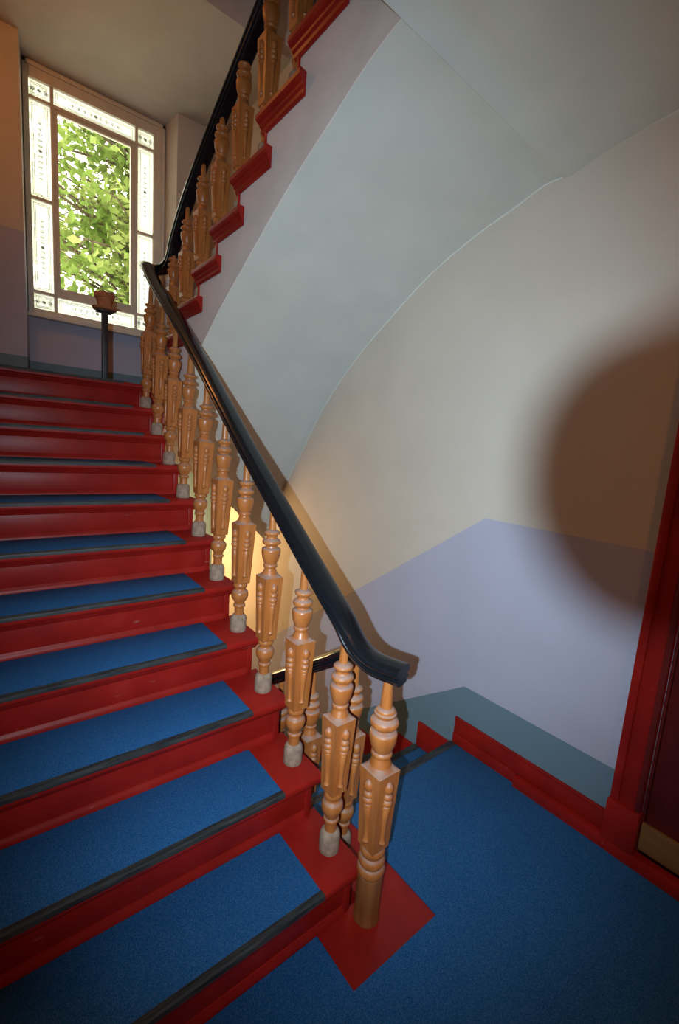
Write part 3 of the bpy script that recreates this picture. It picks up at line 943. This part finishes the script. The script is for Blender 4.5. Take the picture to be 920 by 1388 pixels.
pathC = [(0.136, y, railC_z(y)) for y in (1.75, 1.2, 0.8, 0.5, 0.36, 0.26)] + [(0.122, 0.16, 0.893), (0.096, 0.07, 0.922), (0.066, 0.0, 0.938)]
# smooth resample (Catmull-Rom)
def resample(pts, n=5):
    out = []
    P_ = [Vector(p) for p in pts]
    for i in range(len(P_) - 1):
        p0 = P_[max(i - 1, 0)]; p1 = P_[i]; p2 = P_[i + 1]; p3 = P_[min(i + 2, len(P_) - 1)]
        # centripetal-ish: scale tangents by segment length
        d1 = (p2 - p1).length
        m1 = (p2 - p0) / max(1e-6, (p2 - p1).length + (p1 - p0).length) * d1 if i > 0 else (p2 - p1)
        m2 = (p3 - p1) / max(1e-6, (p3 - p2).length + (p2 - p1).length) * d1 if i + 2 < len(P_) else (p2 - p1)
        for k in range(n):
            t = k / n
            h00 = 2 * t ** 3 - 3 * t * t + 1; h10 = t ** 3 - 2 * t * t + t; h01 = -2 * t ** 3 + 3 * t * t; h11 = t ** 3 - t * t
            out.append(p1 * h00 + m1 * h10 + p2 * h01 + m2 * h11)
    out.append(P_[-1])
    return out
def sweep(path, prof):
    sp = resample(path, 5)
    bm = bmesh.new()
    rings = []
    for i, p in enumerate(sp):
        tg = (sp[min(i + 1, len(sp) - 1)] - sp[max(i - 1, 0)]).normalized()
        side = tg.cross(Vector((0, 0, 1))).normalized()
        up = side.cross(tg).normalized()
        rings.append([bm.verts.new(p + side * a + up * b) for a, b in prof])
    n = len(prof)
    for a, b in zip(rings[:-1], rings[1:]):
        for i in range(n):
            j = (i + 1) % n
            bm.faces.new((a[i], a[j], b[j], b[i]))
    bm.faces.new(rings[0][::-1]); bm.faces.new(rings[-1])
    return bm
tag(mesh_obj('handrail', sweep(pathA, prof), 'black', None, smooth=True, angle=24), 'glossy black moulded handrail of the rising stairs, turning up along the upper flight', 'handrail')
tag(mesh_obj('handrail', sweep(pathC, [(a * 0.92, b * 0.92) for a, b in prof]), 'black', None, smooth=True, angle=24), 'short black handrail going down beside the descending stairs behind the newel', 'handrail')

# thin white paint edge where the vaults meet the right wall
edge = [(XW - 0.002, y, z - 0.004) for y, z in wallc]
edge = [(XW - 0.002, -1.6, 3.064), (XW - 0.002, -0.9, 3.064), (XW - 0.002, -0.4, 3.056), (XW - 0.002, -0.1, 3.034)] + edge
structure(mesh_obj('trim_1', sweep(edge, [(-0.002, -0.004), (0.002, -0.004), (0.002, 0.004), (-0.002, 0.004)]), 'white', None), 'thin white painted edge line between vault and wall')

# ------------------------------------------------------------------ flower pot on its stand, half landing
PX, PY = -0.213, 3.0
st = tag(empty('plant_stand', (PX, PY, ZM)), 'slim dark post stand holding the pot below the window', 'plant stand')
bm = bmesh.new(); bm_box(bm, -0.021, 0.021, -0.021, 0.021, 0.025, 0.530); mesh_obj('post', bm, 'dark_iron', st, bevel=0.003)
bm = bmesh.new(); bm_box(bm, -0.11, 0.11, -0.11, 0.11, 0.0, 0.025); mesh_obj('base_plate', bm, 'dark_iron', st, bevel=0.004)
bm = bmesh.new(); bm_box(bm, -0.055, 0.055, -0.055, 0.055, 0.530, 0.540); mesh_obj('top_plate', bm, 'dark_iron', st, bevel=0.002)
bm = bmesh.new(); bm_lathe(bm, [(0.060, 0), (0.082, 0.006), (0.088, 0.022), (0.082, 0.022), (0.076, 0.010)], 28)
o = mesh_obj('pot_saucer', bm, 'terracotta', None, smooth=True); o.location = (PX, PY, ZM + 0.540)
tag(o, 'terracotta saucer on top of the dark plant stand', 'saucer')
pot = tag(empty('flower_pot', (PX, PY, ZM + 0.550)), 'small empty terracotta flower pot on a saucer before the window', 'flower pot')
bm = bmesh.new(); bm_lathe(bm, [(0.045, 0.0), (0.048, 0.002), (0.060, 0.085), (0.058, 0.086)], 28); mesh_obj('pot_body', bm, 'terracotta', pot, smooth=True)
bm = bmesh.new()
bm_lathe(bm, [(0.060, 0.080), (0.069, 0.080), (0.072, 0.112), (0.071, 0.116), (0.064, 0.116), (0.058, 0.088)], 28); mesh_obj('pot_rim', bm, 'terracotta', pot, smooth=True)

# ------------------------------------------------------------------ tree outside the window
tr = tag(empty('tree', (1.9, 9.0, -1.5)), 'bright green leafy tree filling the view outside the window', 'tree')
bm = bmesh.new()
def limb(bm, p0, p1, r0, r1, seg=7):
    d = (p1 - p0)
    q = d.normalized().to_track_quat('Z', 'Y').to_matrix()
    a = [bm.verts.new(p0 + q @ Vector((r0 * math.cos(t), r0 * math.sin(t), 0))) for t in [2 * math.pi * i / seg for i in range(seg)]]
    b = [bm.verts.new(p1 + q @ Vector((r1 * math.cos(t), r1 * math.sin(t), 0))) for t in [2 * math.pi * i / seg for i in range(seg)]]
    for i in range(seg):
        j = (i + 1) % seg
        bm.faces.new((a[i], a[j], b[j], b[i]))
    bm.faces.new(a[::-1]); bm.faces.new(b)
def twig(p, q, r):
    m_ = (p + q) / 2 + Vector((random.uniform(-.15, .15), random.uniform(-.15, .15), random.uniform(0.0, .25)))
    limb(bm, p, m_, r, r * 0.7, 5)
    limb(bm, m_, q, r * 0.7, r * 0.3, 5)
base = Vector((0, 0, 0))
limb(bm, base, Vector((0.1, 0.1, 3.4)), 0.30, 0.24, 10)
limb(bm, Vector((0.1, 0.1, 3.4)), Vector((0.25, 0.2, 11.0)), 0.24, 0.06, 10)
clusters = []
for _ in range(240):
    t = random.random()
    a = Vector((0.1 + 0.15 * t, 0.1 + 0.1 * t, 3.2 + 7.3 * t))
    ang = random.uniform(0, 2 * math.pi)
    ln = random.uniform(1.6, 4.2) * (1.0 - 0.45 * t)
    q = a + Vector((math.cos(ang) * ln, math.sin(ang) * ln * 0.75, random.uniform(-0.9, 1.2)))
    twig(a, q, 0.035)
    for k in range(5):
        u = 0.35 + 0.65 * (k + random.random()) / 5
        p = a.lerp(q, u) + Vector((0, 0, 0.1 * math.sin(math.pi * u)))
        e = p + Vector((random.gauss(0, .38), random.gauss(0, .38), random.gauss(-.05, .34)))
        limb(bm, p, e, 0.010, 0.004, 4)
        clusters.append(e); clusters.append(p.lerp(e, 0.5))
mesh_obj('trunk', bm, 'bark', tr, smooth=True)
bm = bmesh.new()
def leaf(bm, p, s):
    d = Vector((random.gauss(0, 1), random.gauss(0, 1), random.gauss(-0.5, 0.6))).normalized()
    n_ = Vector((random.gauss(0, 0.6), random.gauss(-0.5, 0.6), random.gauss(0.6, 0.5))).normalized()
    side = d.cross(n_)
    if side.length < 1e-3:
        return
    side.normalize()
    n_ = side.cross(d)
    c0 = bm.verts.new(p); c1 = bm.verts.new(p + d * s * 0.5 + n_ * s * 0.06); c2 = bm.verts.new(p + d * s)
    l = bm.verts.new(p + d * s * 0.45 + side * s * 0.30 - n_ * s * 0.05)
    r = bm.verts.new(p + d * s * 0.45 - side * s * 0.30 - n_ * s * 0.05)
    bm.faces.new((c0, l, c1)); bm.faces.new((c1, l, c2)); bm.faces.new((c0, c1, r)); bm.faces.new((c1, c2, r))
for c in clusters:
    for _ in range(9):
        leaf(bm, c + Vector((random.gauss(0, 0.17), random.gauss(0, 0.17), random.gauss(0, 0.15))), random.uniform(0.11, 0.24))
tag(mesh_obj('foliage', bm, 'leaf', tr), kind='stuff')

# ------------------------------------------------------------------ the photographer's camera, whose lens shades the flash on the right wall
ph = tag(empty('photo_camera', CAM), 'black camera with wide lens on a tripod facing the stairs', 'camera')
ph.matrix_world = Matrix.Translation(CAM) @ m3.to_4x4()
# local axes: x right, y up, z backwards
def ring_bm(prof, seg=48):
    bm = bmesh.new()
    rs = []
    for r, z in prof:
        rs.append([bm.verts.new((r * math.cos(2 * math.pi * i / seg), r * math.sin(2 * math.pi * i / seg), z)) for i in range(seg)])
    for a, b in zip(rs, rs[1:] + rs[:1]):
        for i in range(seg):
            j = (i + 1) % seg
            bm.faces.new((a[i], a[j], b[j], b[i]))
    return bm
mesh_obj('lens_hood', ring_bm([(0.0375, 0.004), (0.0395, 0.004), (0.036, 0.045), (0.033, 0.045)]), 'camera_black', ph, smooth=True)
bm = bmesh.new(); bm_lathe(bm, [(0.034, 0.046), (0.034, 0.110), (0.031, 0.116)], 32); mesh_obj('lens_barrel', bm, 'camera_black', ph, smooth=True)
bm = bmesh.new(); bm_box(bm, -0.045, 0.050, -0.070, 0.070, 0.116, 0.190); mesh_obj('camera_body', bm, 'camera_black', ph, bevel=0.008)
bm = bmesh.new(); bm_box(bm, -0.108, -0.045, -0.050, 0.014, 0.128, 0.150); mesh_obj('flash_head', bm, 'camera_black', ph, bevel=0.004)
tp = tag(empty('tripod', (CAM.x, CAM.y, 0)), 'slim black tripod carrying the camera on the landing', 'tripod')
hub = CAM - CF * 0.155 - CU * 0.075 - Vector((CAM.x, CAM.y, 0))
bm = bmesh.new(); limb(bm, hub + Vector((0, 0, -0.10)), hub, 0.020, 0.022, 14); mesh_obj('tripod_head', bm, 'camera_black', tp, smooth=True)
for a in (200, 320, 80):
    t = math.radians(a)
    bm = bmesh.new()
    limb(bm, Vector((hub.x + 0.27 * math.cos(t), hub.y + 0.27 * math.sin(t) - 0.1, 0.006)), hub + Vector((0, 0, -0.09)), 0.011, 0.015, 12)
    mesh_obj('tripod_leg', bm, 'camera_black', tp, smooth=True)
